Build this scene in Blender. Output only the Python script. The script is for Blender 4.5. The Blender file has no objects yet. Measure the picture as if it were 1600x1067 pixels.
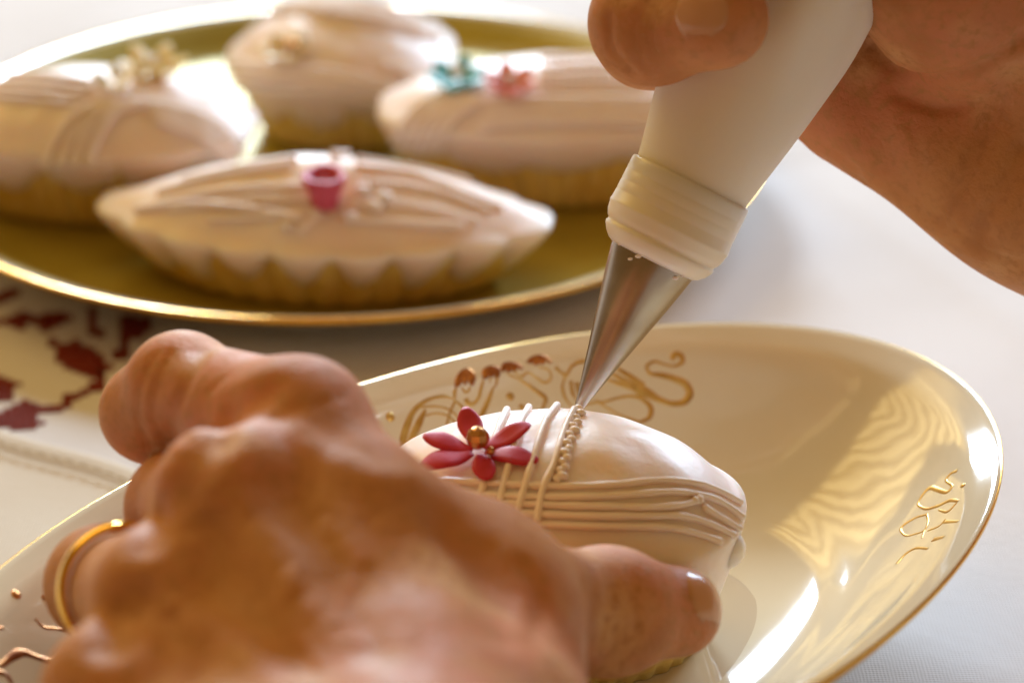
import bpy, math, random
import numpy as np
from mathutils import Vector, Matrix
from mathutils.bvhtree import BVHTree

random.seed(7); rng = np.random.default_rng(7)
SC = bpy.context.scene
COL = SC.collection
# all lengths below are centimetres; CM turns them into scene metres
CM = 0.01

# ------------------------------------------------------------------ camera
PITCH = math.radians(25.0)
LENS, SENSOR = 85.0, 36.0
FPX = LENS / SENSOR * 1600.0
FW = np.array([0, math.cos(PITCH), -math.sin(PITCH)])
UP = np.array([0, math.sin(PITCH), math.cos(PITCH)])
RT = np.array([1.0, 0, 0])
CAM = np.array([-1.1118, -35.7892, 21.8979])
cam_d = bpy.data.cameras.new('camera'); cam = bpy.data.objects.new('camera', cam_d); COL.objects.link(cam)
cam.location = Vector(CAM * CM); cam.rotation_euler = (math.pi / 2 - PITCH, 0, 0)
cam_d.lens = LENS; cam_d.sensor_width = SENSOR; cam_d.clip_start = 0.01; cam_d.clip_end = 50
cam_d.dof.use_dof = True; cam_d.dof.focus_distance = 0.398; cam_d.dof.aperture_fstop = 10.5
cam_d.dof.aperture_blades = 0
SC.camera = cam

# ------------------------------------------------------------------ light
W = bpy.data.worlds.new('World'); SC.world = W; W.use_nodes = True
bg = W.node_tree.nodes['Background']
bg.inputs[0].default_value = (1.0, 0.56, 0.165, 1); bg.inputs[1].default_value = 0.235

def area(name, loc, target, size, size_y, watts, col):
    l = bpy.data.lights.new(name, 'AREA'); l.shape = 'RECTANGLE'; l.size = size; l.size_y = size_y
    l.energy = watts; l.color = col
    o = bpy.data.objects.new(name, l); COL.objects.link(o)
    o.location = loc
    o.rotation_euler = (Vector(target) - Vector(loc)).to_track_quat('-Z', 'Y').to_euler()
    return o
area('window_light', (-0.33, 2.30, 0.94), (0.0, 0.05, 0.02), 0.52, 0.38, 58, (0.68, 0.84, 1.0))
area('window_light', (1.15, 2.20, 1.02), (0.05, 0.05, 0.02), 1.1, 0.95, 82, (0.60, 0.79, 1.0))
area('ceiling_lamp', (-0.25, -0.05, 1.35), (-0.02, 0.03, 0), 0.9, 0.9, 2.2, (1.0, 0.66, 0.26))
# a second window, to the back left, behind a lit yellow curtain hanging in folds
cur = area('curtain_light', (-0.95, 1.15, 1.05), (0, 0.02, 0.02), 1.5, 1.15, 21, (1, 1, 1))
cur.data.use_nodes = True
nt = cur.data.node_tree; em = nt.nodes['Emission']
geo = nt.nodes.new('ShaderNodeNewGeometry')
wv = nt.nodes.new('ShaderNodeTexWave'); wv.bands_direction = 'X'; wv.inputs['Scale'].default_value = 3.2
wv.inputs['Distortion'].default_value = 3.5; wv.inputs['Detail'].default_value = 3; wv.inputs['Detail Scale'].default_value = 1.4
rp = nt.nodes.new('ShaderNodeValToRGB'); rp.color_ramp.elements[0].color = (.40, .25, .05, 1); rp.color_ramp.elements[1].color = (1.0, .73, .27, 1)
nt.links.new(geo.outputs['Parametric'], wv.inputs['Vector']); nt.links.new(wv.outputs[1], rp.inputs[0]); nt.links.new(rp.outputs[0], em.inputs[0])
sx = nt.nodes.new('ShaderNodeSeparateXYZ'); nt.links.new(geo.outputs['Parametric'], sx.inputs[0]); fade = []
for k in (0, 1):                          # emission faded out near the lamp's edges, added to soften its reflection
    q = nt.nodes.new('ShaderNodeMath'); q.operation = 'PINGPONG'; q.inputs[1].default_value = .5; nt.links.new(sx.outputs[k], q.inputs[0])
    r = nt.nodes.new('ShaderNodeMapRange'); r.interpolation_type = 'SMOOTHSTEP'; r.inputs[1].default_value = 0; r.inputs[2].default_value = .13
    nt.links.new(q.outputs[0], r.inputs[0]); fade.append(r.outputs[0])
q = nt.nodes.new('ShaderNodeMath'); q.operation = 'MULTIPLY'; nt.links.new(fade[0], q.inputs[0]); nt.links.new(fade[1], q.inputs[1]); nt.links.new(q.outputs[0], em.inputs[1])

SC.view_settings.view_transform = 'Standard'; SC.view_settings.look = 'None'
SC.view_settings.exposure = 0.0; SC.view_settings.gamma = 1.0
SC.cycles.use_denoising = True
SC.cycles.max_bounces = 7; SC.cycles.use_adaptive_sampling = True; SC.cycles.adaptive_threshold = 0.025

# ------------------------------------------------------------------ helpers
def ray(px, py):
    return RT * (px - 800) / FPX - UP * (py - 533.5) / FPX + FW
def atz(px, py, z):                      # point of a horizontal plane seen at a photo position
    v = ray(px, py); return CAM + v * (z - CAM[2]) / v[2]
def atd(px, py, d):                      # point at a given camera depth
    return CAM + ray(px, py) * d
def nrm(v):
    v = np.asarray(v, float); return v / (np.linalg.norm(v) + 1e-12)

ORG = {}
def empty(name, origin, label=None, cat=None, group=None, parent=None):
    o = bpy.data.objects.new(name, None); COL.objects.link(o); o.empty_display_size = 0.01
    origin = np.asarray(origin, float)
    base = np.zeros(3)
    if parent is not None: base = ORG[parent.name]; o.parent = parent
    o.location = Vector((origin - base) * CM); ORG[o.name] = origin
    tag(o, label, cat, group)
    return o
def tag(o, label=None, cat=None, group=None, kind=None):
    if label: o['label'] = label
    if cat: o['category'] = cat
    if group: o['group'] = group
    if kind: o['kind'] = kind
def mesh_obj(name, V, F, m, parent=None, origin=None, smooth=True, label=None, cat=None, group=None, kind=None):
    V = np.asarray(V, float)
    if origin is None:
        origin = ORG[parent.name] if parent is not None else np.array([*(V[:, :2].mean(0)), V[:, 2].min()])
    origin = np.asarray(origin, float)
    vol = 0.0; Q = V - V.mean(0); by = {}
    for f in F: by.setdefault(len(f), []).append(f)
    for n_, fs in by.items():             # signed volume: turn inside-out meshes round
        if n_ > 4: continue
        A = Q[np.array(fs)]
        vol += np.einsum('ij,ij->', A[:, 0], np.cross(A[:, 1], A[:, 2]))
        if n_ == 4: vol += np.einsum('ij,ij->', A[:, 0], np.cross(A[:, 2], A[:, 3]))
    if vol < 0: F = [tuple(f)[::-1] for f in F]
    me = bpy.data.meshes.new(name)
    me.from_pydata(((V - origin) * CM).tolist(), [], [list(map(int, f)) for f in F])
    if smooth: me.polygons.foreach_set('use_smooth', [True] * len(me.polygons))
    me.materials.append(m); me.update()
    o = bpy.data.objects.new(name, me); COL.objects.link(o)
    if parent is not None:
        o.parent = parent; o.location = Vector((origin - ORG[parent.name]) * CM)
    else:
        o.location = Vector(origin * CM)
    ORG[o.name] = origin
    tag(o, label, cat, group, kind)
    return o

def grid_faces(nr, nc, wrap=False, off=0):
    F = []
    for i in range(nr - 1):
        for j in range(nc if wrap else nc - 1):
            a = off + i * nc + j; b = off + i * nc + (j + 1) % nc
            F.append((a, b, b + nc, a + nc))
    return F
def merge(parts):
    V, F, n = [], [], 0
    for v, f in parts:
        V.append(np.asarray(v, float)); F += [tuple(i + n for i in q) for q in f]; n += len(v)
    return np.concatenate(V), F
def resample(P, n):
    P = np.asarray(P, float); d = np.r_[0, np.cumsum(np.linalg.norm(np.diff(P, axis=0), axis=1))]
    # Catmull-Rom style smoothing through a cubic in arc length
    t = np.linspace(0, d[-1], n)
    if len(P) < 3: return np.stack([np.interp(t, d, P[:, k]) for k in range(P.shape[1])], 1)
    m = np.gradient(P, d, axis=0)
    i = np.clip(np.searchsorted(d, t) - 1, 0, len(P) - 2)
    h = (d[i + 1] - d[i]); u = ((t - d[i]) / h)[:, None]; h = h[:, None]
    return ((2*u**3 - 3*u**2 + 1) * P[i] + (u**3 - 2*u**2 + u) * h * m[i] + (-2*u**3 + 3*u**2) * P[i+1] + (u**3 - u**2) * h * m[i+1])
def frames(P, N=None):
    T = np.gradient(P, axis=0); T /= np.linalg.norm(T, axis=1)[:, None] + 1e-12
    if N is None:
        n = np.cross(T[0], [0, 0, 1.0]); n = nrm(n if np.linalg.norm(n) > 1e-3 else np.cross(T[0], [0, 1.0, 0])); N = []
        for t in T:
            n = nrm(n - t * (n @ t)); N.append(n)
        N = np.array(N)
    else:
        N = np.array([nrm(n - t * (n @ t)) for n, t in zip(N, T)])
    return T, N, np.cross(T, N)
def tube(P, R, seg=10, N=None, flat=1.0):
    P = np.asarray(P, float); R = np.broadcast_to(np.asarray(R, float), (len(P),))
    T, N, B = frames(P, N)
    a = np.linspace(0, 2 * np.pi, seg, endpoint=False)
    # rounded ends
    rows = []
    for e, s in ((0, -1), (len(P) - 1, 1)):
        caps = [(P[e] + T[e] * s * R[e] * math.sin(q), R[e] * max(math.cos(q), .02)) for q in (.5, 1.0, 1.45)]
        rows.append(caps)
    seq = [(c, r, 0) for c, r in rows[0][::-1]] + [(P[i], R[i], i) for i in range(len(P))] + [(c, r, len(P) - 1) for c, r in rows[1]]
    V = []
    for c, r, i in seq:
        V.append(c + r * (np.cos(a)[:, None] * N[i] * flat + np.sin(a)[:, None] * B[i]))
    V = np.concatenate(V); F = grid_faces(len(seq), seg, True)
    F.append(tuple(range(seg))[::-1]); n = (len(seq) - 1) * seg; F.append(tuple(range(n, n + seg)))
    return V, F
def lathe(prof, base, axis, seg=64, wob=None):
    axis = nrm(axis); x = nrm(np.cross(axis, [0, 1.0, 0.1])); y = np.cross(axis, x)
    a = np.linspace(0, 2 * np.pi, seg, endpoint=False); V = []
    for s, r in prof:
        rr = r if wob is None else r * (1 + wob(s, a))
        V.append(base + axis * s + np.cos(a)[:, None] * x * np.reshape(rr * np.ones(seg), (-1, 1)) + np.sin(a)[:, None] * y * np.reshape(rr * np.ones(seg), (-1, 1)))
    return np.concatenate(V), grid_faces(len(prof), seg, True)
def sphere(c, r, nu=16, nv=10, sc=(1, 1, 1), jitter=0):
    V = []
    for i in range(nv + 1):
        p = math.pi * i / nv
        for j in range(nu):
            q = 2 * math.pi * j / nu
            V.append(np.array([math.sin(p) * math.cos(q) * sc[0], math.sin(p) * math.sin(q) * sc[1], math.cos(p) * sc[2]]) * r)
    return np.array(V) + np.asarray(c), grid_faces(nv + 1, nu, True)
def wav(x, y, seed, f, n=6):              # cheap smooth noise, about -1..1
    r = np.random.default_rng(seed); s = 0
    for k in range(n):
        a = r.uniform(0, 2 * np.pi); w = f * r.uniform(.6, 1.6)
        s = s + np.sin((x * math.cos(a) + y * math.sin(a)) * w + r.uniform(0, 6.28))
    return s / n * 1.6

# ------------------------------------------------------------------ materials
def mat(name, col, rough=.5, metal=0, sss=0, sss_r=(1, .4, .2), sss_s=.004, spec=.5, coat=0,
        noise=None, bump=None, trans=0, ior=1.45, coat_r=.08):
    m = bpy.data.materials.new(name); m.use_nodes = True
    nt = m.node_tree; b = nt.nodes['Principled BSDF']
    b.inputs['Base Color'].default_value = (*col, 1); b.inputs['Roughness'].default_value = rough
    b.inputs['Metallic'].default_value = metal; b.inputs['Specular IOR Level'].default_value = spec
    b.inputs['Subsurface Weight'].default_value = sss; b.inputs['Subsurface Radius'].default_value = sss_r
    b.inputs['Subsurface Scale'].default_value = sss_s
    b.inputs['Coat Weight'].default_value = coat; b.inputs['Coat Roughness'].default_value = coat_r
    b.inputs['Transmission Weight'].default_value = trans; b.inputs['IOR'].default_value = ior
    tc = nt.nodes.new('ShaderNodeTexCoord')
    if noise:                             # [(scale, detail, colour, lo, hi), ...]
        prev = None
        for sc_, det, c2, lo, hi in noise:
            n = nt.nodes.new('ShaderNodeTexNoise'); n.inputs['Scale'].default_value = sc_; n.inputs['Detail'].default_value = det
            nt.links.new(tc.outputs['Object'], n.inputs['Vector'])
            mr = nt.nodes.new('ShaderNodeMapRange'); mr.inputs[1].default_value = lo; mr.inputs[2].default_value = hi
            nt.links.new(n.outputs[0], mr.inputs[0])
            mx = nt.nodes.new('ShaderNodeMix'); mx.data_type = 'RGBA'
            nt.links.new(mr.outputs[0], mx.inputs[0])
            if prev is None: mx.inputs[6].default_value = (*col, 1)
            else: nt.links.new(prev, mx.inputs[6])
            mx.inputs[7].default_value = (*c2, 1); prev = mx.outputs[2]
        nt.links.new(prev, b.inputs['Base Color'])
    if bump:                              # [(scale, strength, distance)]
        prev = None
        for sc_, st, di in bump:
            n = nt.nodes.new('ShaderNodeTexNoise'); n.inputs['Scale'].default_value = sc_; n.inputs['Detail'].default_value = 4
            nt.links.new(tc.outputs['Object'], n.inputs['Vector'])
            bp = nt.nodes.new('ShaderNodeBump'); bp.inputs['Strength'].default_value = st; bp.inputs['Distance'].default_value = di
            nt.links.new(n.outputs[0], bp.inputs['Height'])
            if prev is not None: nt.links.new(prev, bp.inputs['Normal'])
            prev = bp.outputs[0]
        nt.links.new(prev, b.inputs['Normal'])
    return m
def cloth_mat(name, col, col2, weave=520, depth=.00005):
    m = mat(name, col, .9, spec=.2, noise=[(14, 3, col2, .35, .7)])
    nt = m.node_tree; b = nt.nodes['Principled BSDF']; tc = nt.nodes['Texture Coordinate']
    prev = None
    for ax in ('X', 'Y'):
        w = nt.nodes.new('ShaderNodeTexWave'); w.bands_direction = ax; w.inputs['Scale'].default_value = weave
        w.inputs['Distortion'].default_value = 1.2; w.inputs['Detail'].default_value = 2
        nt.links.new(tc.outputs['Object'], w.inputs['Vector'])
        bp = nt.nodes.new('ShaderNodeBump'); bp.inputs['Strength'].default_value = .5; bp.inputs['Distance'].default_value = depth
        nt.links.new(w.outputs[1], bp.inputs['Height'])
        if prev is not None: nt.links.new(prev, bp.inputs['Normal'])
        prev = bp.outputs[0]
    n = nt.nodes.new('ShaderNodeTexNoise'); n.inputs['Scale'].default_value = 320; n.inputs['Detail'].default_value = 5
    nt.links.new(tc.outputs['Object'], n.inputs['Vector'])
    bp = nt.nodes.new('ShaderNodeBump'); bp.inputs['Strength'].default_value = .6; bp.inputs['Distance'].default_value = depth * 3
    nt.links.new(n.outputs[0], bp.inputs['Height']); nt.links.new(prev, bp.inputs['Normal'])
    nt.links.new(bp.outputs[0], b.inputs['Normal'])
    return m

def crackle(m):                           # fine criss-cross skin lines under the other bumps
    nt = m.node_tree; b = nt.nodes['Principled BSDF']; tc = nt.nodes['Texture Coordinate']
    prev = b.inputs['Normal'].links[0].from_socket
    for sc_, st in ((650, .14), (1500, .12)):
        v = nt.nodes.new('ShaderNodeTexVoronoi'); v.feature = 'DISTANCE_TO_EDGE'; v.inputs['Scale'].default_value = sc_
        mr = nt.nodes.new('ShaderNodeMapRange'); mr.inputs[2].default_value = .25
        nt.links.new(tc.outputs['Object'], v.inputs['Vector']); nt.links.new(v.outputs['Distance'], mr.inputs[0])
        bp = nt.nodes.new('ShaderNodeBump'); bp.inputs['Strength'].default_value = st; bp.inputs['Distance'].default_value = .00025
        nt.links.new(mr.outputs[0], bp.inputs['Height']); nt.links.new(prev, bp.inputs['Normal']); prev = bp.outputs[0]
    nt.links.new(prev, b.inputs['Normal'])
    n = nt.nodes.new('ShaderNodeTexNoise'); n.inputs['Scale'].default_value = 160; n.inputs['Detail'].default_value = 4
    mr = nt.nodes.new('ShaderNodeMapRange'); mr.inputs[1].default_value = .35; mr.inputs[2].default_value = .7; mr.inputs[3].default_value = .54; mr.inputs[4].default_value = .74
    nt.links.new(tc.outputs['Object'], n.inputs['Vector']); nt.links.new(n.outputs[0], mr.inputs[0]); nt.links.new(mr.outputs[0], b.inputs['Roughness'])

M = {}
M['cloth'] = cloth_mat('white_linen', (.74, .71, .71), (.68, .64, .63))
M['napkin'] = cloth_mat('cream_linen', (.70, .63, .53), (.66, .57, .46))
M['thread'] = mat('red_thread', (.25, .030, .013), .8, spec=.2, noise=[(900, 2, (.16, .016, .008), .4, .6)], bump=[(1500, .6, .0003)])
M['porcelain'] = mat('white_porcelain', (.84, .77, .59), .08, spec=.6, coat=.6, coat_r=.045,
                     noise=[(60, 3, (.82, .74, .55), .4, .7)])
M['goldrim'] = mat('gold_rim', (.93, .55, .10), .22, 1.0, noise=[(120, 3, (.80, .42, .06), .4, .65)])
M['goldpaint'] = mat('gold_paint', (.74, .50, .15), .34, .7, noise=[(260, 3, (.58, .34, .08), .4, .62)])
M['brownpaint'] = mat('brown_gold_paint', (.55, .24, .07), .3, .85, noise=[(300, 2, (.36, .13, .04), .4, .6)])
M['goldplate'] = mat('gold_lustre_glaze', (.42, .33, .05), .42, .25, spec=.25, coat=.05, coat_r=.3, noise=[(30, 3, (.35, .27, .035), .35, .7)])
M['icing'] = mat('pink_icing', (.95, .77, .70), .42, spec=.45, sss=.8, sss_r=(1, .70, .52), sss_s=.006, coat=.12, coat_r=.25,
                 noise=[(45, 3, (.93, .72, .63), .4, .7)], bump=[(110, .30, .0016), (600, .12, .0004)])
M['line'] = mat('piped_icing', (.96, .83, .76), .42, spec=.45, sss=.25, sss_r=(1, .7, .5), sss_s=.0006, bump=[(700, .25, .0004)])
M['crust'] = mat('baked_pastry', (.88, .66, .22), .6, spec=.35, sss=.2, sss_r=(1, .5, .2), sss_s=.002,
                 noise=[(70, 4, (.78, .52, .13), .42, .68), (220, 3, (.90, .72, .30), .55, .75)], bump=[(260, .5, .0008)])
M['rose'] = mat('crimson_sugar_paste', (.58, .026, .065), .5, spec=.4, sss=.15, sss_r=(1, .2, .2), sss_s=.0006,
                noise=[(150, 3, (.50, .020, .05), .4, .65)], bump=[(400, .2, .0004)])
M['pink'] = mat('pink_sugar_paste', (.62, .09, .17), .42, sss=.3, sss_r=(1, .3, .3), sss_s=.0015, bump=[(400, .2, .0004)])
M['teal'] = mat('teal_sugar_paste', (.05, .36, .34), .4, sss=.2, sss_s=.0015, bump=[(400, .2, .0004)])
M['salmon'] = mat('salmon_sugar_paste', (.80, .30, .24), .4, sss=.3, sss_s=.0015, bump=[(400, .2, .0004)])
M['cream'] = mat('cream_sugar_paste', (.86, .72, .42), .42, sss=.4, sss_r=(1, .7, .4), sss_s=.0015, bump=[(400, .2, .0004)])
M['bead'] = mat('copper_bead', (.62, .30, .10), .22, .8, noise=[(300, 2, (.5, .2, .06), .4, .6)])
M['pearl'] = mat('sugar_pearl', (.90, .86, .78), .12, spec=.8, coat=.6, sss=.2, sss_s=.001)
M['steel'] = mat('stainless_steel', (.46, .41, .36), .27, 1.0, noise=[(90, 3, (.34, .28, .23), .4, .65)], bump=[(160, .05, .0004)])
M['bag'] = mat('white_bag', (.90, .85, .78), .55, spec=.35, sss=.35, sss_r=(1, .8, .55), sss_s=.004,
               noise=[(25, 3, (.88, .82, .73), .4, .7)], bump=[(90, .10, .001), (1400, .12, .0002)])
M['collar'] = mat('white_plastic', (.88, .82, .73), .28, spec=.5, sss=.5, sss_r=(1, .8, .5), sss_s=.004)
M['ring'] = mat('polished_gold', (1.0, .62, .14), .12, 1.0)
M['card'] = mat('glossy_card', (.72, .62, .46), .07, spec=.8, coat=1.0, coat_r=.04, bump=[(40, .10, .002)])
M['nail'] = mat('fingernail', (.60, .31, .17), .25, spec=.5, sss=.3, sss_s=.002, coat=.3, coat_r=.1)
M['skin'] = mat('skin', (.57, .262, .096), .40, spec=.48, sss=.25, sss_r=(1, .42, .18), sss_s=.006,
                noise=[(28, 4, (.60, .225, .100), .42, .62), (75, 3, (.45, .180, .060), .50, .72), (52, 2, (.66, .36, .16), .55, .70), (600, 2, (.50, .22, .078), .5, .7)],
                bump=[(120, .07, .0016), (420, .22, .0007), (1500, .30, .0003)])
crackle(M['skin'])

# ------------------------------------------------------------------ tablecloth
def cloth_z(x, y):
    return .075 * wav(x, y, 3, .35) + .028 * wav(x, y, 4, 1.0) + .03 * np.exp(-((x * .94 + y * .34 - 13.5) / .5) ** 2) - .03 * np.exp(-((x * .5 - y * .86 + 16) / .7) ** 2)
def tablecloth():
    xs = np.r_[np.linspace(-90, -18, 13), np.linspace(-16, 18, 120), np.linspace(20, 90, 13)]
    ys = np.r_[np.linspace(-60, -16, 9), np.linspace(-14, 50, 190), np.linspace(53, 110, 12)]
    X, Y = np.meshgrid(xs, ys)
    Z = cloth_z(X, Y) - .12
    V = np.stack([X.ravel(), Y.ravel(), Z.ravel()], 1)
    return mesh_obj('tablecloth', V, grid_faces(len(ys), len(xs)), M['cloth'], origin=(0, 0, 0), kind='structure',
                    label='white linen tablecloth with red cross-stitch under the plates')
TC = tablecloth()

def in_poly(x, y, poly):
    c = False; n = len(poly)
    for i in range(n):
        x1, y1 = poly[i]; x2, y2 = poly[i - 1]
        if (y1 > y) != (y2 > y) and x < (x2 - x1) * (y - y1) / (y2 - y1) + x1: c = not c
    return c
Z6 = lambda L: [(a / 4.269, 430 + b / 4.269) for a, b in L]
motifs = [Z6([(300, 400), (350, 380), (400, 420), (500, 400), (640, 470), (730, 580), (680, 640), (600, 650), (480, 600), (400, 560), (350, 540), (380, 480)]),
          Z6([(640, 580), (700, 600), (690, 720), (590, 760), (500, 790), (440, 850), (380, 880), (250, 880), (260, 840), (380, 840), (440, 770), (600, 700)]),
          Z6([(-60, 900), (60, 850), (190, 800), (270, 840), (240, 900), (280, 950), (200, 1000), (60, 990), (-60, 960)]),
          Z6([(-60, 630), (40, 650), (130, 690), (80, 730), (95, 790), (-60, 800)]),
          Z6([(-60, 270), (60, 240), (130, 200), (250, 230), (350, 210), (470, 220), (440, 270), (370, 290), (300, 330), (250, 290), (200, 280), (150, 330), (60, 290), (-60, 300)]),
          Z6([(590, 180), (660, 180), (640, 290), (710, 340), (690, 380), (580, 340)]),
          Z6([(800, 220), (1010, 240), (1000, 300), (940, 390), (850, 390), (830, 510), (770, 510), (790, 380)]),
          Z6([(-60, 100), (60, 50), (140, 40), (130, 100), (50, 120), (-60, 160)]),
          Z6([(-300, 500), (-150, 430), (-60, 520), (-120, 640), (-260, 660)]),
          Z6([(-420, 850), (-250, 780), (-140, 860), (-180, 960), (-380, 980)])]
CELL = .17; ANG = math.radians(9)
for poly in motifs:
    W2 = [atz(x, y, 0)[:2] for x, y in poly]; mc = np.mean(W2, axis=0); W2 = [mc + (p - mc) * 1.04 for p in W2]
    ca, sa = math.cos(ANG), math.sin(ANG)
    R2 = [(p[0] * ca + p[1] * sa, -p[0] * sa + p[1] * ca) for p in W2]
    x0, x1 = min(p[0] for p in R2), max(p[0] for p in R2); y0, y1 = min(p[1] for p in R2), max(p[1] for p in R2)
    parts = []
    for i in range(int(x0 / CELL) - 1, int(x1 / CELL) + 2):
        for j in range(int(y0 / CELL) - 1, int(y1 / CELL) + 2):
            u, v = (i + .5) * CELL, (j + .5) * CELL
            if not in_poly(u, v, R2): continue
            for s in (1, -1):             # the two threads of a cross stitch
                hh = CELL * .5; w = .055
                dx = np.array([1, s]) / math.sqrt(2); dn = np.array([-dx[1], dx[0]])
                top = .030 if s == 1 else .044
                q = [(-hh * 1.3, -w, 0), (-hh * 1.3, w, 0), (0, -w, top * .7), (0, w, top * .7), (hh * 1.3, -w, 0), (hh * 1.3, w, 0), (0, 0, top)]
                vv = []
                for a, b, z in q:
                    e = np.array([u, v]) + dx * a + dn * b
                    wx, wy = e[0] * ca - e[1] * sa, e[0] * sa + e[1] * ca
                    vv.append((wx, wy, float(cloth_z(np.array(wx), np.array(wy))) - .115 + z))
                parts.append((vv, [(0, 2, 6), (0, 6, 1), (1, 6, 3), (2, 4, 6), (4, 5, 6), (5, 3, 6)]))
    if parts:
        V, F = merge(parts)
        mesh_obj('cross_stitch_motif', V, F, M['thread'], parent=TC, smooth=False, kind='stuff')

# napkin: lies under the oval dish, hemmed edge runs behind its left part
def napkin():
    A = atz(-200, 595, .1); B = atz(225, 737, .1)
    u = nrm((B - A) * [1, 1, 0]); n = np.array([u[1], -u[0], 0])     # n points to the camera side
    o = empty('napkin', (*A[:2], 0), 'cream linen napkin with hemmed edge lying beneath the oval dish', 'napkin')
    L, D = 15.0, 13.0
    prof = [(0, .02), (-.05, .06), (-.03, .14), (.06, .17), (.2, .15), (.42, .14), (.5, .10)] + [(d, .085) for d in np.linspace(.6, D, 30)]
    ts = np.linspace(0, L, 60); V = []
    for d, z in prof:
        for t in ts:
            p = A + u * t + n * (d + .30 * ((t - 6.5) / 4) ** 2 + .05 * math.sin(t * 1.7))
            V.append((p[0], p[1], z - .10 + .015 * math.sin(p[0] * 1.3 + p[1]) * min(1, d)))
    mesh_obj('cloth', V, grid_faces(len(prof), len(ts)), M['napkin'], parent=o)
    st = []
    for k in range(46):
        t = .15 + k * .33; a = A + u * t + n * (.47 + .30 * ((t - 6.5) / 4) ** 2 + .05 * math.sin(t * 1.7)) + [0, 0, .022]; b = a + u * .2
        st.append(tube(np.array([a, (a + b) / 2 + [0, 0, .015], b]), .022, 6))
    V, F = merge(st); mesh_obj('hem_stitching', V, F, M['napkin'], parent=o, kind='stuff')
napkin()

# ------------------------------------------------------------------ plates
def plate_mesh(cx, cy, a, b, ang, prof, seg=160):
    t = np.linspace(0, 2 * np.pi, seg, endpoint=False); ca, sa = math.cos(ang), math.sin(ang); V = []
    for s, z, *off in prof:
        o = off[0] if off else 0
        x = (a * s + o) * np.cos(t); y = (b * s + o) * np.sin(t)
        V.append(np.stack([cx + x * ca - y * sa, cy + x * sa + y * ca, np.full(seg, z)], 1))
    return np.concatenate(V), grid_faces(len(prof), seg, True)
def smooth_prof(pts, n):
    return [tuple(p) for p in resample(np.array(pts), n)]

# oval porcelain dish in front
DC = (-1.273, -2.735); DA, DB, DANG = 10.197, 5.963, math.radians(44.03)
inner = smooth_prof([(.001, .62), (.2, .62), (.42, .64), (.56, .75), (.68, 1.10), (.80, 1.70), (.87, 2.20), (.918, 2.60), (.936, 2.73)], 40)
lip = [(.948, 2.79), (.960, 2.84), (.975, 2.895), (.988, 2.945), (.999, 2.985), (1.004, 2.99), (1.008, 2.98), (1.009, 2.95)]
outer = smooth_prof([(1.004, 2.90), (.97, 2.60), (.90, 2.02), (.80, 1.38), (.68, .82), (.58, .48), (.53, .30), (.52, .02), (.50, .0), (.48, .02), (.47, .28), (.2, .32), (.001, .32)], 44)
dish = empty('oval_dish', (DC[0], DC[1], 0), 'white porcelain oval dish with gold rim and gold scroll ornaments in front', 'dish')
DV, DF = plate_mesh(*DC, DA, DB, DANG, inner + lip + outer)
mesh_obj('bowl', DV, DF, M['porcelain'], parent=dish)
RV, RF = plate_mesh(*DC, DA, DB, DANG, [(1.006, 2.985), (1.0085, 2.988), (1.0115, 2.96), (1.0105, 2.90), (1.004, 2.82), (.994, 2.74), (.984, 2.66), (.980, 2.665)], 200)
mesh_obj('gold_rim', RV, RF, M['goldrim'], parent=dish)
DISH = BVHTree.FromPolygons(DV.tolist(), DF)

def hit(tree, px, py):
    v = nrm(ray(px, py)); r = tree.ray_cast(Vector(CAM), Vector(v))
    if r[0] is None: return None, None
    n = np.array(r[1]); n = n if n @ v < 0 else -n
    return np.array(r[0]), n
def drape(tree, pts, n, lift):
    """photo polyline laid on a surface: points, normals"""
    P, N = [], []
    for x, y in resample(np.array(pts, float), n):
        p, q = hit(tree, x, y)
        if p is None: continue
        P.append(p + q * lift); N.append(q)
    return np.array(P), np.array(N)
def ribbon(P, N, W):
    T = np.gradient(P, axis=0); T /= np.linalg.norm(T, axis=1)[:, None] + 1e-9
    S = np.cross(N, T); W = np.reshape(W, (-1, 1)); V = []
    for k, h in ((-1, -.006), (-.92, -.001), (0, -.001), (.92, -.001), (1, -.006)):
        V.append(P + S * W * k + N * h)
    V = np.stack(V, 1).reshape(-1, 3)
    return V, grid_faces(len(P), 5)
def ornament(pts, w, m='goldpaint', parent=None, tree=None, n=None, name='gold_scroll'):
    n = n or max(8, 6 * len(pts))
    P, N = drape(tree or DISH, pts, n, .006)
    if len(P) < 4: return None
    w = 1.05 * np.interp(np.linspace(0, 1, len(P)), np.linspace(0, 1, len(w)), w)
    return ribbon(P, N, w / 2)
def ornaments(name, strokes, conv, m, parent, tree=None):
    parts = []
    for pts, w in strokes:
        r = ornament([conv(p) for p in pts], w, tree=tree)
        if r: parts.append(r)
    V, F = merge(parts)
    return mesh_obj(name, V, F, M[m], parent=parent)
def dot(px, py, r, parent, m='goldpaint'):
    p, n = hit(DISH, px, py); x = nrm(np.cross(n, [0, 0, 1.0])); y = np.cross(n, x); V = []
    for rr, h in ((1, -.012), (.85, .012), (.45, .02), (.02, .022)):
        for k in range(18):
            q = 2 * math.pi * k / 18; V.append(p + (x * math.cos(q) + y * math.sin(q)) * rr * r + n * h)
    mesh_obj('gold_dot', V, grid_faces(4, 18, True), M[m], parent=parent)
za = lambda p: (590 + p[0] / 5.3333, 520 + p[1] / 5.3333)
zb = lambda p: (850 + p[0] / 5.3333, 520 + p[1] / 5.3333)
zc = lambda p: (1300 + p[0] / 5.3333, 700 + p[1] / 5.3333)
zd = lambda p: (p[0] / 3.717, 780 + p[1] / 3.717)
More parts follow.
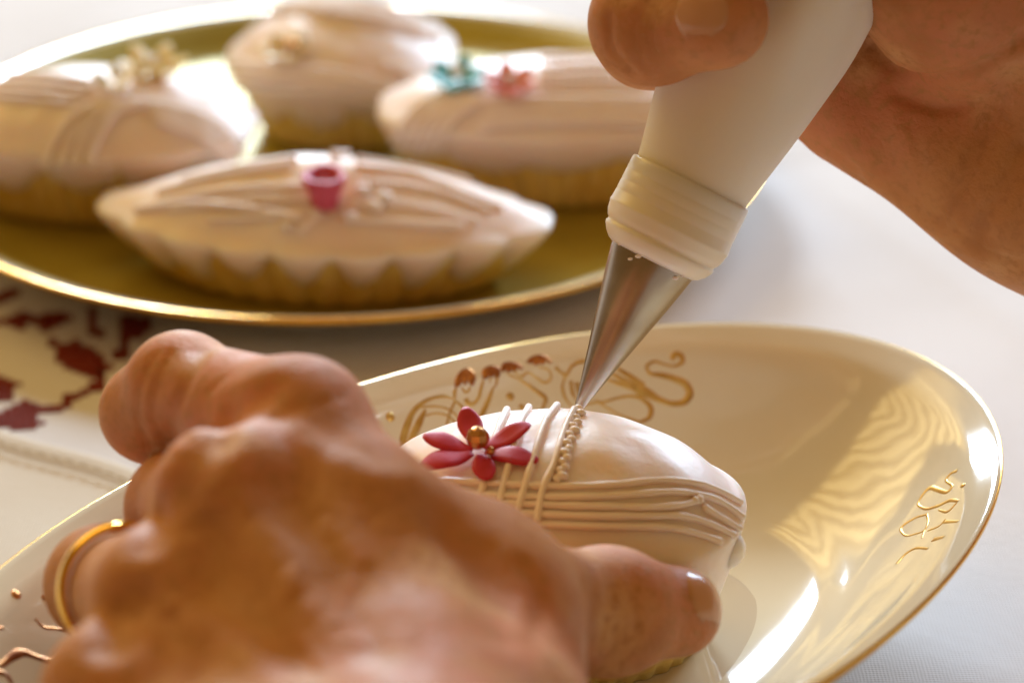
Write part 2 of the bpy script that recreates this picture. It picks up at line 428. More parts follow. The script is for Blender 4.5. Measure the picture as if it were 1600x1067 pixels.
ornaments('gold_leaf_scroll', [
    ([(640, 550), (560, 530), (470, 540), (380, 580), (310, 640), (250, 760), (215, 880), (205, 1000), (215, 1060)], [.03, .06, .06, .08, .10, .13, .14, .12, .06]),
    ([(400, 640), (340, 760), (290, 870), (250, 980), (235, 1060)], [.05, .13, .13, .10, .05]),
    ([(340, 620), (470, 612), (560, 625), (640, 670), (680, 720), (695, 770)], [.03, .04, .04, .04, .03]),
    ([(390, 690), (500, 670), (580, 690), (640, 740), (655, 820)], [.03, .04, .04, .03]),
    ([(635, 560), (700, 610), (735, 680), (745, 760)], [.04, .06, .05, .03]),
    ([(645, 570), (605, 660), (580, 750), (560, 860)], [.04, .05, .05, .03]),
    ([(645, 545), (640, 510), (655, 460)], [.05, .07, .05])], za, 'goldpaint', dish)
for st in ([([(650, 455), (670, 390), (700, 340), (745, 312), (790, 340), (800, 390), (785, 440)], [.05, .1, .1, .1, .1, .08, .04]),
            ([(690, 350), (685, 400), (675, 445)], [.1, .12, .04]), ([(740, 325), (735, 380), (725, 435)], [.1, .13, .04]), ([(780, 345), (780, 390), (770, 430)], [.1, .1, .04])],
           [([(885, 385), (895, 320), (945, 290), (995, 300), (1010, 365)], [.05, .1, .1, .1, .05]),
            ([(920, 310), (910, 345), (902, 385)], [.1, .11, .04]), ([(955, 295), (950, 335), (943, 375)], [.1, .12, .04]), ([(992, 300), (990, 340), (985, 380)], [.1, .1, .04])],
           [([(1035, 310), (1060, 268), (1120, 258), (1170, 275), (1210, 300)], [.05, .1, .1, .1, .05]),
            ([(1060, 270), (1050, 300), (1040, 325)], [.09, .1, .04]), ([(1110, 262), (1100, 295), (1080, 330)], [.09, .1, .04]), ([(1160, 275), (1140, 300), (1120, 318)], [.09, .09, .04])],
           [([(1245, 245), (1300, 212), (1350, 200), (1400, 212), (1450, 250)], [.05, .1, .1, .1, .05]),
            ([(1300, 212), (1285, 235), (1268, 255)], [.09, .1, .04]), ([(1345, 205), (1330, 240), (1308, 270)], [.09, .11, .04]), ([(1395, 215), (1378, 240), (1358, 262)], [.09, .09, .04])]):
    ornaments('tulip_ornament', st, za, 'brownpaint', dish)
ornaments('gold_stem_scroll', [
    ([(700, 455), (735, 492), (760, 480), (772, 445)], [.03, .05, .05, .03]),
    ([(738, 545), (750, 580), (790, 592), (840, 545), (860, 470), (882, 395)], [.10, .08, .05, .06, .06, .04]),
    ([(938, 375), (936, 415)], [.04, .03]), ([(1000, 365), (990, 420), (972, 462)], [.05, .05, .02]),
    ([(965, 450), (920, 570), (880, 660), (850, 720)], [.03, .08, .10, .08]),
    ([(1080, 340), (1200, 400), (1330, 490), (1400, 545), (1370, 640)], [.04, .05, .07, .09, .05]),
    ([(1195, 375), (1250, 330), (1320, 370), (1400, 415), (1445, 380), (1430, 315), (1340, 285)], [.05, .05, .05, .05, .04, .04, .03]),
    ([(1130, 320), (1200, 370)], [.03, .05]), ([(1478, 285), (1530, 330), (1590, 355)], [.07, .06, .05])], za, 'goldpaint', dish)
ornaments('gold_fan_scroll', [
    ([(95, 280), (180, 350), (235, 275), (330, 235), (420, 250)], [.06, .05, .06, .08, .06]),
    ([(150, 440), (175, 540), (235, 620)], [.06, .06, .02]), ([(225, 400), (238, 500), (285, 580)], [.07, .07, .02]), ([(275, 410), (290, 490), (330, 560)], [.08, .07, .02]),
    ([(180, 350), (165, 400), (150, 450)], [.05, .04]),
    ([(600, 290), (730, 372), (835, 440)], [.06, .11, .10]), ([(560, 335), (690, 410), (790, 452)], [.06, .10, .09]), ([(520, 385), (660, 435), (760, 465)], [.05, .09, .09])], zb, 'goldpaint', dish)
ornaments('gold_swan_scroll', [
    ([(730, 455), (850, 495), (950, 550), (1080, 590), (1170, 575), (1215, 505), (1180, 430), (1090, 385), (960, 350), (880, 335), (855, 285), (915, 240), (1000, 262), (1090, 275), (1150, 245), (1145, 195), (1095, 178), (1070, 205), (1090, 225)],
     [.10, .22, .17, .12, .11, .12, .13, .14, .15, .13, .11, .08, .06, .06, .05, .05, .09, .12, .08])], zb, 'goldpaint', dish)
ornaments('gold_loop_scroll', [
    ([(500, 575), (620, 542), (740, 528), (840, 565), (892, 630), (880, 700), (800, 745)], [.05, .05, .06, .08, .10, .09, .06]),
    ([(430, 560), (550, 640), (660, 695), (800, 745)], [.05, .04, .04, .06]), ([(330, 600), (430, 580), (500, 575)], [.04, .05, .05])], zb, 'goldpaint', dish)
ornaments('gold_side_scroll', [
    ([(1045, 185), (985, 215), (950, 270), (1000, 312), (965, 362), (880, 345), (830, 328), (745, 405), (718, 470), (770, 502), (880, 480), (1000, 432), (1055, 440)],
     [.09, .05, .05, .07, .09, .10, .06, .05, .05, .07, .08, .09, .07]),
    ([(890, 512), (950, 530), (1040, 455)], [.04, .07, .05]),
    ([(790, 550), (690, 582), (575, 690), (605, 722), (700, 712), (772, 680), (800, 605), (790, 552)], [.05, .05, .06, .05, .04, .04, .04, .05]),
    ([(772, 680), (748, 750)], [.05, .03]), ([(800, 685), (900, 642), (945, 590)], [.04, .05, .04]), ([(935, 612), (1055, 608)], [.08, .06]),
    ([(840, 762), (935, 738)], [.10, .06]), ([(540, 962), (620, 875), (700, 832), (800, 835)], [.09, .07, .06, .05])], zc, 'goldpaint', dish)
ornaments('gold_left_scroll', [
    ([(0, 965), (130, 888), (220, 915), (290, 935), (400, 850)], [.08, .16, .1, .12, .12]),
    ([(205, 690), (255, 740), (330, 750), (410, 770)], [.04, .06, .05, .05]), ([(-60, 740), (20, 745)], [.1, .06]),
    ([(-40, 1000), (30, 1010), (70, 1067)], [.1, .1, .08])], zd, 'brownpaint', dish)
for x, y, r in ((105, 700, .095), (1105, 530, .085), (1200, 618, .06)): dot(*za((x, y)), r, dish)
dot(*zc((1092, 310)), .06, dish); dot(*zd((95, 550)), .09, dish, 'brownpaint'); dot(*zd((258, 570)), .06, dish, 'brownpaint')

# round gold plate behind
PC = (-5.30, 20.45); PR = 10.35; PRY = 10.92
pin = smooth_prof([(.001, .45), (.35, .45), (.70, .45), (.82, .48), (.88, .66), (.935, 1.02), (.972, 1.22)], 40)
pout = smooth_prof([(1.004, 1.24), (.965, 1.02), (.90, .62), (.82, .34), (.70, .27), (.60, .20), (.58, .0), (.56, .0), (.54, .20), (.001, .20)], 34)
gp = empty('round_plate', (PC[0], PC[1], 0), 'round gold plate with bright gold rim holding four iced cakes', 'plate')
PV, PF = plate_mesh(*PC, PR, PRY, 0, pin, 180)
mesh_obj('gold_well', PV, PF, M['goldplate'], parent=gp)
V_, F_ = plate_mesh(*PC, PR, PRY, 0, [(.972, 1.22), (.980, 1.25), (.988, 1.275), (.997, 1.295), (1.004, 1.29)] + pout, 180)
mesh_obj('underside', V_, F_, M['porcelain'], parent=gp)
V_, F_ = plate_mesh(*PC, PR, PRY, 0, [(1.0, 1.302), (1.005, 1.305), (1.010, 1.28), (1.009, 1.22), (1.0, 1.14), (.990, 1.075), (.986, 1.08)], 180)
mesh_obj('gold_rim', V_, F_, M['goldrim'], parent=gp)

# ------------------------------------------------------------------ cakes
def outline(t, a, b, q):
    s = np.sin(t); return a * np.cos(t), b * np.sign(s) * np.abs(s) ** q
class Cake:
    def __init__(self, name, label, c, z0, a, b, q, ang, h, dome, drip, drip_amp, drip_n, slope=.74, flutes=36, flute=1.0, seed=1, wob=.05, roll=.28, cat='cake', group=None, over=.16, dexp=2.3):
        """crust from z0 to z0+h, iced dome on top; drip = mean length the icing hangs down"""
        self.root = empty(name, (c[0], c[1], z0), label, cat, group)
        seg = 192; t = np.linspace(0, 2 * np.pi, seg, endpoint=False)
        ca, sa = math.cos(ang), math.sin(ang)
        ox, oy = outline(t, a, b, q)
        L = np.hypot(ox, oy)[:, None]; dirv = np.stack([ox, oy], 1) / np.maximum(L, 1e-6)
        def place(x, y, z):
            return np.stack([c[0] + x * ca - y * sa, c[1] + x * sa + y * ca, z], 1)
        arc = np.r_[0, np.cumsum(np.hypot(np.diff(ox), np.diff(oy)))]; per = arc[-1] + math.hypot(ox[0] - ox[-1], oy[0] - oy[-1])
        ph = arc / per * 2 * np.pi
        # fluted pastry case
        rows = []
        for k, u in enumerate(np.r_[0, np.linspace(0, 1, 10)]):
            sc = slope + (1 - slope) * u ** .8
            if k == 0: sc *= .02
            fl = flute * (.19 + .16 * u) * (np.abs(np.cos(ph * flutes / 2)) - .5) * (0 if k == 0 else 1)
            rows.append(place(ox * sc + dirv[:, 0] * fl, oy * sc + dirv[:, 1] * fl, np.full(seg, z0 + .01 + h * u) + (.03 * wav(ox, oy, seed + 5, 2) if k > 1 else 0)))
        V = np.concatenate(rows); F = grid_faces(len(rows), seg, True)
        self.crust = mesh_obj('pastry_case', V, F, M['crust'], parent=self.root)
        # icing
        rr = np.random.default_rng(seed)
        dl = drip + drip_amp * (np.abs(np.sin(ph * drip_n / 2)) - .6) + .35 * drip_amp * wav(np.cos(ph) * 3, np.sin(ph) * 3, seed, 2.0)
        dl = np.maximum(dl, .08)
        rows = []
        zt = z0 + h
        for s in np.r_[.001, np.linspace(.08, .95, 22)]:
            x, y = ox * s, oy * s
            z = zt + roll * (1 - max(0, s - .8) / .2 * .35 ) + dome * (1 - s ** dexp) + wob * .5 * wav(x, y, seed + 2, 2.2) + wob * .25 * wav(x, y, seed + 3, 5.5)
            rows.append(place(x, y, z))
        lob = np.abs(np.sin(ph * drip_n / 2)) - .6
        bul = over + .22 * drip_amp * lob + .04 * wav(np.cos(ph) * 4, np.sin(ph) * 4, seed + 9, 1.5)
        zs = roll * .65
        for sc, ov, dz in ((.985, .4, .75), (1.0, .85, .40)):
            rows.append(place(ox * sc + dirv[:, 0] * bul * ov, oy * sc + dirv[:, 1] * bul * ov, zt + zs * dz + dome * .03 + wob * .3 * wav(ox, oy, seed + 2, 2.2)))
        for u in np.linspace(0.0, 1, 8):
            sc = 1 - (1 - slope) * (dl * u / h) ** 1.0
            o = bul * (1 - .12 * u) * (1 + .25 * math.sin(u * 3.14))
            rows.append(place(ox * sc + dirv[:, 0] * o, oy * sc + dirv[:, 1] * o, zt - dl * u))
        sc = 1 - (1 - slope) * (dl / h)
        for o, dz in ((.55, .06), (.1, .05), (-.3, -.02)):
            rows.append(place(ox * sc + dirv[:, 0] * bul * o, oy * sc + dirv[:, 1] * bul * o, zt - dl - dz))
        self.V = np.concatenate(rows); self.F = grid_faces(len(rows), seg, True)
        self.icing = mesh_obj('icing', self.V, self.F, M['icing'], parent=self.root)
        self.tree = BVHTree.FromPolygons(self.V.tolist(), self.F)
    def line(self, pts, r=.07, m='line', lift=.45, wob=.08, n=None, name='icing_line'):
        n = n or max(14, int(sum(math.dist(p, q) for p, q in zip(pts, pts[1:])) / 7))
        P, N = drape(self.tree, pts, n, r * lift)
        if len(P) < 4: return
        for _ in range(5):
            P[1:-1] = (P[:-2] + 2 * P[1:-1] + P[2:]) / 4
        k = np.arange(len(P)); ph = random.uniform(0, 6)
        R = r * (1 + wob * np.sin(k * .9 + ph) + wob * .6 * np.sin(k * .37 + ph * 2)); R[-1] *= 1.15; R[0] *= 1.1
        V, F = tube(P, R, 10, N)
        mesh_obj(name, V, F, M[m], parent=self.root)
    def beads(self, pts, n, r, m='line', zig=0, name='shell_border', el=1.0, stuff=True):
        P, N = drape(self.tree, pts, n, r * .4)
        if len(P) < 2: return
        T = np.gradient(P, axis=0); parts = []
        for i, (p, q, t) in enumerate(zip(P, N, T)):
            t = nrm(t); s = np.cross(q, t)
            v, f = sphere((0, 0, 0), r * random.uniform(.85, 1.15), 8, 6)
            v = v[:, :1] * t * el + v[:, 1:2] * s * (1.25 if zig else 1) + v[:, 2:3] * q * .85
            parts.append((v + p + s * (zig if i % 2 else -zig) * r, f))
        V, F = merge(parts)
        mesh_obj(name, V, F, M[m], parent=self.root, kind='stuff')
def petal_mesh(L, Wd, T, lift=.25, tip=.85, cup=.0):
    nu, nv = 14, 12; V = []
    for i in range(nu):
        u = i / (nu - 1)
        w = Wd * (math.sin(math.pi * (.10 + .84 * u ** 1.1)) ** .85) * (.66 + .34 * u) * (1 if u < .93 else 1 - 4 * (u - .93)) + .02
        for j in range(nv):
            q = 2 * math.pi * j / nv
            th = T * math.sin(math.pi * (u * .94 + .03)) ** .5
            V.append((u * L, w / 2 * math.cos(q), th / 2 * math.sin(q) + lift * L * u * u + cup * (w / 2 * math.cos(q)) ** 2))
    F = grid_faces(nu, nv, True); F.append(tuple(range(nv))[::-1]); F.append(tuple(range((nu - 1) * nv, nu * nv)))
    return np.array(V), F
def flower(cake, px, py, petals, m, bead=None, name='sugar_flower', bead_m='bead', tilt=.35, T=.13, nup=.85):
    p, n = hit(cake.tree, px, py)
    n = nrm(n * (1 - nup) + np.array([0, -.25, 1]) * nup)
    x = nrm(RT - n * (RT @ n)); y = np.cross(n, x)
    fl = empty(name, p, parent=cake.root)
    for ang, L, Wd, lf in petals:
        v, f = petal_mesh(L, Wd, T, lf)
        c, s = math.cos(math.radians(ang)), math.sin(math.radians(ang)); d = x * c + y * s; e = -x * s + y * c
        v = v + [.10, 0, .10] + np.stack([0 * v[:, 0], 0 * v[:, 0], .10 * (v[:, 1] / Wd * 2) ** 2 * random.uniform(.2, 1) - .02 * np.sin(v[:, 0] * 9 + ang)], 1)
        mesh_obj('petal', p + v[:, :1] * d + v[:, 1:2] * e + v[:, 2:3] * n, f, M[m], parent=fl)
    if bead:
        for bx, by, bz, br in bead:
            v, f = sphere(p + x * bx + y * by + n * bz, br, 9, 6) if bead_m == 'bead' else sphere(p + x * bx + y * by + n * bz, br, 14, 9)
            mesh_obj('bead', v, f, M[bead_m], parent=fl, smooth=bead_m != 'bead')
    return fl, p, n

# --- the cake being decorated
CX, CY = -.52, -1.55
cake = Cake('decorated_cake', 'pale pink iced cake with crimson flower under the piping nozzle', (CX, CY), .69, 3.06, 2.28, 1.0, math.radians(-3), 2.30, 1.10, 1.35, .12, 7, slope=.82, flutes=40, flute=.35, seed=11, wob=.08, roll=.32, over=.14)
zz = lambda L: [(550 + a / 2.371, 450 + b / 2.371) for a, b in L]
for L in ([(240, 715), (320, 714), (500, 725), (800, 736), (1000, 728), (1130, 714), (1250, 720), (1340, 745), (1435, 795)],
          [(260, 742), (400, 760), (640, 775), (850, 776), (1050, 766), (1180, 757), (1290, 767), (1380, 802), (1440, 850)],
          [(280, 775), (460, 795), (640, 802), (900, 810), (1180, 810), (1240, 802), (1275, 790)],
          [(1308, 818), (1380, 862), (1430, 890)],
          [(300, 805), (500, 826), (700, 840), (900, 846), (1080, 846), (1260, 852), (1340, 882), (1412, 915)],
          [(420, 850), (630, 872), (800, 881), (1000, 886), (1200, 892), (1290, 914), (1358, 940)]):
    cake.line(zz(L), .054, wob=.09)
cake.beads(zz([(1268, 790), (1282, 786)]), 2, .085, name='icing_blob')
for L in ([(575, 462), (545, 520), (527, 575), (505, 660), (490, 740), (455, 820)],
          [(655, 452), (628, 492), (610, 550), (585, 650), (565, 722), (540, 845)],
          [(760, 446), (722, 490), (690, 580), (665, 660), (645, 722), (605, 862)],
          [(832, 446), (795, 512), (765, 600), (740, 682), (715, 724), (685, 865)]):
    cake.line(zz(L), .056, lift=.95, wob=.10)
cake.beads(zz([(845, 452), (822, 520), (803, 570), (792, 620), (778, 680), (766, 712)]), 17, .072, zig=.4)
flower(cake, 748, 712, [(104, .78, .46, .20), (30, .84, .42, .14), (-18, .88, .46, .05), (-78, .60, .42, .03), (-157, .86, .50, .09), (164, .80, .44, .19)], 'rose',
       bead=[(0, .02, .36, .19), (.20, -.14, .22, .075)])
# hanging bead of icing at the right end
p, n = hit(cake.tree, 1148, 862)
V, F = sphere(p - n * .16, .33, 18, 12, (1, 1, 1)); mesh_obj('icing_drop', V, F, M['icing'], parent=cake.root)

# glossy round card under the cake
def liner():
    seg = 72; t = np.linspace(0, 2 * np.pi, seg, endpoint=False); V = []
    for s_, z in ((.02, .60), (.995, .60), (1.0, .63), (1.0, .67), (.99, .69), (.95, .695), (.8, .69), (.5, .69), (.02, .69)):
        x = 4.0 * s_ * np.cos(t); y = 3.55 * s_ * np.sin(t)
        V.append(np.stack([CX + x, CY - .35 + y, z + .05 * max(0, s_ - .7) * np.cos(t * 2 + .5)], 1))
    mesh_obj('cake_card', np.concatenate(V), grid_faces(9, seg, True), M['card'], label='glossy ivory round card beneath the cake being decorated', cat='cake card')
liner()

# --- cakes on the gold plate
ZP = .46
def seat(px, py, b, sl):
    p = atz(px, py, ZP); return (p[0], p[1] + sl * b)
GR = 'iced cakes on the gold plate'
# lozenge in front
cd = Cake('lozenge_cake', 'lozenge shaped pink iced cake with a single magenta rose', seat(500, 474, 2.4, .68), ZP, 4.95, 2.4, 1.35, math.radians(-7), 1.45, 1.20, .46, .85, 18, slope=.74, flutes=26, seed=21, wob=.07, roll=.12, group=GR, over=.22, dexp=1.5)
for L in ([(250, 318), (340, 300), (460, 292), (520, 290)], [(270, 330), (380, 312), (470, 305)], [(250, 300), (350, 275), (450, 260)], [(290, 282), (380, 262), (460, 250)],
          [(560, 262), (640, 272), (720, 300), (780, 325)], [(560, 250), (650, 258), (730, 285)], [(330, 345), (420, 340), (500, 335), (470, 360)]):
    cd.line(L, .07)
for L in ([(215, 330), (300, 322), (400, 330), (470, 345)], [(560, 345), (640, 352), (720, 356)], [(520, 245), (600, 245), (680, 262)]): cd.line(L, .075, lift=.9)
for x_, y_ in ((565, 300), (585, 325), (548, 342), (450, 355), (520, 238), (600, 310)): cd.beads([(x_ - 4, y_), (x_ + 4, y_ + 1)], 3, .13, name='icing_dab')
cd.beads([(350, 322), (420, 318), (520, 312)], 16, .085); cd.beads([(560, 285), (640, 292), (700, 305), (760, 330)], 20, .085)
cd.beads([(560, 320), (600, 318), (680, 330), (740, 345)], 12, .1)
p, n = hit(cd.tree, 508, 318)
up = np.array([0, -.12, 1.0]); fl = empty('sugar_rose', p, parent=cd.root)
V, F = lathe([(0, .02), (0, .26), (.15, .31), (.35, .36), (.55, .42), (.68, .47), (.76, .45), (.77, .38), (.70, .30), (.5, .25), (.42, .02)], p - up * .05, up, 32, lambda s, a: .07 * np.sin(3 * a + s * 9))
mesh_obj('rose_cup', V, F, M['pink'], parent=fl)
for k in range(3):
    a = k * 2.1 + .9; V, F = petal_mesh(.34, .42, .07, .15)
    d = np.array([math.cos(a), math.sin(a), 0]); e = np.array([-math.sin(a), math.cos(a), 0])
    mesh_obj('petal', p + up * .60 + d * .26 + V[:, :1] * d * .7 + V[:, 1:2] * e + V[:, 2:3] * up, F, M['pink'], parent=fl)
sp = [(.14 * (1 - k / 26) * math.cos(k * .75), .14 * (1 - k / 26) * math.sin(k * .75), .50 + .004 * k) for k in range(22)]
V, F = tube(np.array(sp) + p, .045, 8); mesh_obj('rose_heart', V, F, M['pink'], parent=fl)

# left, with cream flowers
cl = Cake('oval_cake', 'oval iced cake with cream flowers and pearls at plate left', seat(135, 350, 2.5, .68), ZP, 3.75, 2.5, .8, math.radians(-8), 1.9, .95, .62, .55, 11, slope=.72, flutes=38, seed=31, wob=.06, roll=.3, group=GR, over=.20, dexp=1.9)
for L in ([(0, 118), (60, 118), (140, 128)], [(0, 130), (70, 130), (140, 140)], [(0, 142), (60, 145), (130, 152)], [(0, 155), (60, 158), (110, 164)]): cl.line(L, .075)
for x0 in (0, 22, 42, 62): cl.line([(165 + x0 * .9, 162 + x0 * .05), (120 + x0, 180), (92 + x0, 215), (75 + x0 * 1.05, 255)], .095, lift=.9)
for k in range(4): cl.line([(235 + k * 4, 166 + k * 9), (290 - k * 2, 178 + k * 9), (335 - k * 3, 198 + k * 9), (375 - k * 8, 235 + k * 5)], .09, lift=.9)
flower(cl, 240, 118, [(k * 60 + 10, .72, .55, .45) for k in range(6)] + [(k * 72, .42, .4, .9) for k in range(5)], 'cream', bead=[(0, 0, .42, .14)], bead_m='pearl', T=.18)
flower(cl, 178, 135, [(k * 72 + 20, .42, .36, .4) for k in range(5)], 'cream', bead=[(-.28, -.1, .26, .17), (.12, -.02, .42, .17)], bead_m='pearl', T=.14)

# back, with cream flower
cb = Cake('oval_cake', 'rearmost iced cake with one small cream flower and white pearl', seat(532, 235, 2.9, .68), ZP, 2.72, 2.9, .85, math.radians(0), 1.9, 1.0, .95, .40, 9, slope=.72, flutes=34, seed=41, wob=.06, roll=.3, group=GR, over=.20, dexp=1.9)
for k in range(5): cb.line([(372 + k * 6, 35 - k * 5), (450, 20 - k * 5), (560, 30 - k * 6), (680, 62 - k * 4)], .095, lift=.9)
for k in range(4): cb.line([(362, 100 + k * 11), (440, 108 + k * 11), (540, 118 + k * 10), (600, 132 + k * 10), (640, 150 + k * 10)], .095, lift=.9)
for k in range(3): cb.line([(600 + k * 14, 102 + k * 2), (640 + k * 12, 122 + k * 3), (665 + k * 9, 145)], .095, lift=.9)
flower(cb, 445, 88, [(k * 60, .55, .46, .35) for k in range(6)], 'cream', bead=[(.2, 0, .30, .16)], T=.16)
V, F = sphere(hit(cb.tree, 474, 72)[0] + [0, 0, .14], .17); mesh_obj('pearl', V, F, M['pearl'], parent=cb.root)

# right, with teal and salmon flowers
cr = Cake('oval_cake', 'long iced cake with teal and salmon flowers behind the nozzle', seat(885, 322, 2.4, .68), ZP, 4.35, 2.4, .75, math.radians(4), 1.95, .85, .70, .25, 10, slope=.74, flutes=36, seed=51, wob=.06, roll=.3, group=GR, over=.20, dexp=1.9)
for k in range(6): cr.line([(692 + k * 14, 150 + k * 2), (655 + k * 15, 172), (630 + k * 15, 198), (612 + k * 15, 232)], .09, lift=.9)
for k in range(5): cr.line([(770 - k * 4, 160 + k * 10), (850, 158 + k * 9), (940, 158 + k * 9), (1030, 160 + k * 9)], .085, lift=.9)
for k in range(4): cr.beads([(850, 92 + k * 14), (930, 88 + k * 14), (1010, 92 + k * 14)], 15, .085)
flower(cr, 715, 132, [(k * 60 + 15, .62, .52, .4) for k in range(6)], 'teal', bead=[(0, 0, .36, .18)], bead_m='pearl', T=.18)
flower(cr, 797, 142, [(k * 60 + 40, .56, .5, .5) for k in range(6)] + [(k * 90, .3, .35, .9) for k in range(4)], 'salmon', bead=[(0, 0, .34, .12)], bead_m='pearl', T=.18)

# ------------------------------------------------------------------ piping bag
TIP = atd(905, 637, 40.0) + np.array([0, 0, .02])
AXT = atd(1262.2, -80, 39.3)
AX = nrm(AXT - TIP)
pb = empty('piping_bag', TIP, 'white piping bag with steel nozzle gripped above the decorated cake', 'piping bag')
prof = [(.12, .03), (.02, .055), (0, .075), (.03, .09), (.2, .125), (2.2, .625), (2.75, .745), (2.82, .75), (2.85, .70)]
V, F = lathe(prof, TIP, AX, 72); mesh_obj('steel_nozzle', V, F, M['steel'], parent=pb)
sm = []
for k in range(5):
    x = nrm(np.cross(AX, [0, 1, .1])); y = np.cross(AX, x); a = math.atan2(y @ -FW, x @ -FW) + random.gauss(0, .75); s = 2.72 - abs(random.gauss(0, .16)); r = .62 / 2.2 * s * .99 + .012
    x = nrm(np.cross(AX, [0, 1, .1])); y = np.cross(AX, x)
    q = TIP + AX * s + (x * math.cos(a) + y * math.sin(a)) * (.125 + (s - .2) * .25)
    v, f = sphere(q, random.uniform(.012, .04), 8, 6, (1.6, .5, .9)); sm.append((v, f))
V, F = merge(sm); mesh_obj('icing_smears', V, F, M['line'], parent=pb, kind='stuff')
prof = [(2.70, .62), (2.70, .74), (2.74, .82), (2.82, .90), (2.93, .97), (2.98, .985), (3.0, .965), (3.04, .965), (3.06, .995), (3.16, 1.04), (3.28, 1.062), (3.30, 1.075), (3.34, 1.075), (3.36, 1.066), (3.5, 1.058), (3.52, 1.052), (3.54, 1.058), (3.68, 1.056), (3.70, 1.050), (3.72, 1.056), (3.86, 1.055), (3.88, 1.049), (3.90, 1.055), (4.08, 1.053), (4.13, 1.04), (4.14, 1.01), (4.12, .97), (3.9, .93)]
V, F = lathe(prof, TIP, AX, 80, lambda s, a: .004 * np.sin(a * 2 + 1)); mesh_obj('collar', V, F, M['collar'], parent=pb)
prof = [(3.7, .93), (4.1, .975), (4.5, 1.05), (5.0, 1.16), (5.6, 1.28), (6.2, 1.38), (6.9, 1.47), (7.6, 1.50), (8.4, 1.48), (9.2, 1.50), (10.5, 1.7), (12, 2.1), (13.5, 2.5), (15, 2.7), (16.2, 2.3), (17, 1.4), (17.6, .75), (18.2, .65), (19.5, .95), (20.5, 1.2), (20.45, 1.1), (19.3, .6)]
prof = [tuple(p) for p in resample(np.array(prof[:19]), 70)] + prof[19:]
def bagwob(s, a):
    k = min(1, max(0, (s - 4.3) / 4))
    return 1.7 * k * (.022 * np.sin(3 * a + s * .5) + .014 * np.sin(6 * a - s * 1.1) + .008 * np.sin(11 * a + s * 2.3)) + (.08 * np.sin(9 * a) * min(1, max(0, (s - 15) / 2)))
V, F = lathe(prof, TIP, AX, 96, bagwob); mesh_obj('bag', V, F, M['bag'], parent=pb)

